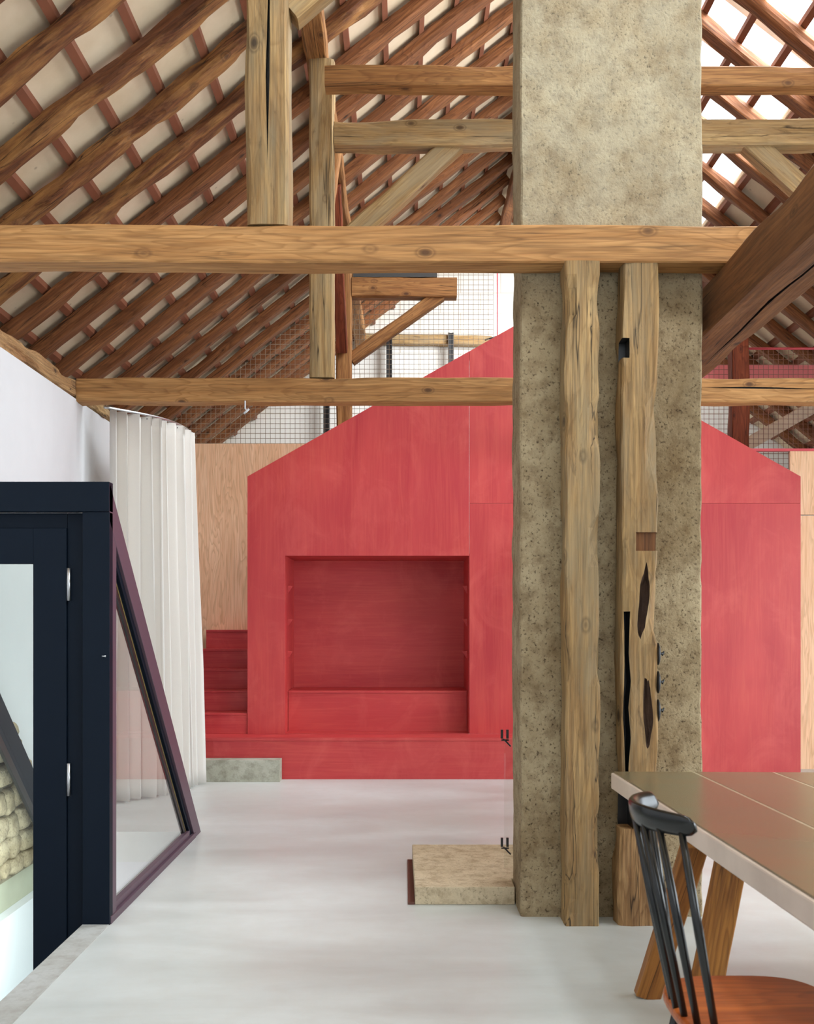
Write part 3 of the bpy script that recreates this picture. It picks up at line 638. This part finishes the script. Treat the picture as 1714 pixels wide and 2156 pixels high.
# ------------------------------------------------------------------ table, trestle, chair
te = empty('dining_table', (1.45, 3.1, 0), 'long thick-topped dining table with glossy surface on the right', 'table')
A = math.radians(-1.4)
def tp(x, y):    # table frame: origin at far left corner, x right, y towards camera
    return (.903 + x * math.cos(A) + y * math.sin(-A), 4.45 + x * math.sin(A) - y * math.cos(A))
def tprism(name, x0, x1, y0, y1, z0, z1, mat, bev=0.):
    return prism(name, [tp(x0, y0), tp(x1, y0), tp(x1, y1), tp(x0, y1)], 'z', z0, z1, mat, te, bev)
TW = 1.06; TL = 2.75
tprism('tabletop_edge', 0, TW, 0, TL, .665, .735, M['table_edge'], .006)
xs = [0.004, .355, .70, TW - .004]
for a, b in zip(xs[:-1], xs[1:]): tprism('tabletop_panel', a + .006, b - .006, .006, TL - .006, .733, .7405, M['table'], .002)
for x in xs[1:3]: tprism('joint_strip', x - .006, x + .006, .004, TL - .004, .73, .7395, M['seam'])
def leg(a, b, wd, dp): return timber('leg', a, b, wd, dp, M['oak_leg'], up=(0, 1, 0), amp=.003, wane=.004, parent=te, cham=.004, step=.1)
for (yy, o_) in ((3.62, 0), (2.0, 0)):
    leg((.90 + .28, yy, .66), (.90 + .145, yy - .02, 0), .105, .06)
    leg((.90 + .20, yy + .14, .66), (.90 + .0, yy + .17, 0), .09, .06)
    leg((1.72, yy, .66), (1.84, yy, 0), .105, .06)
    timber('crossbar', (1.0, yy + .05, .62), (1.86, yy + .05, .62), .07, .08, M['oak_leg'], amp=.003, parent=te, cham=.004)
che = empty('spindle_chair', (.88, 2.51, 0), 'black spindle-back chair with orange-brown wooden seat at the table', 'chair')
# seat: rounded plate
pts = []; n = 48
for i in range(n):
    a = 2 * math.pi * i / n; c_, s_ = math.cos(a), math.sin(a); e_ = .62
    pts.append((.875 + .215 * math.copysign(abs(c_) ** e_, c_) , 2.51 + (.235 + .0 * c_) * math.copysign(abs(s_) ** e_, s_)))
seat = prism('seat', pts, 'z', .41, .44, M['seat'], che, bev=.010)
def rail_pt(u, z):    # u -1 near .. 1 far
    return Vector((.585 + .095 * u * u, 2.568 + .188 * u, z))
vs, fs = [], []; n = 40; sec = 14
for i in range(n + 1):
    u = -1 + 2 * i / n; c_ = rail_pt(u, .907); tdir = (rail_pt(u + .01, 0) - rail_pt(u - .01, 0)).normalized(); nr = Vector((tdir.y, -tdir.x, 0))
    e_ = math.sqrt(max(0., 1 - abs(u) ** 26)); hh = (.026 + .005 * (1 - u * u)) * max(.45, e_); th = .013 * max(.5, e_)
    for k in range(sec):
        a = 2 * math.pi * k / sec
        vs.append(c_ + nr * (th * math.copysign(abs(math.cos(a)) ** .8, math.cos(a)) + .012 * math.sin(a) * -1 * .6) + Vector((0, 0, hh * math.copysign(abs(math.sin(a)) ** .8, math.sin(a)))))
for i in range(n):
    for k in range(sec): fs.append((i * sec + k, i * sec + (k + 1) % sec, (i + 1) * sec + (k + 1) % sec, (i + 1) * sec + k))
fs.append(tuple(range(sec))[::-1]); fs.append(tuple(range(n * sec, n * sec + sec)))
link('crest_rail', vs, fs, M['gloss_black'], che, smooth=True)
for i in range(7):
    u = -.86 + 1.72 * i / 6; top = rail_pt(u, .89); bx = .672 + .062 * u * u; by = 2.51 + .20 * u
    tube('spindle', [(bx, by, .425), ((bx + top.x) / 2, (by + top.y) / 2, .66), top], .0085, M['gloss_black'], che, radii=[.0085, .0115, .0085])
for (x, y, dx, dy_) in ((.72, 2.37, -.07, -.06), (.72, 2.65, -.07, .06), (1.03, 2.36, .05, -.07), (1.03, 2.66, .05, .07)):
    tube('leg', [(x, y, .42), (x + dx * .5, y + dy_ * .5, .21), (x + dx, y + dy_, 0.002)], .014, M['gloss_black'], che, radii=[.013, .016, .010])
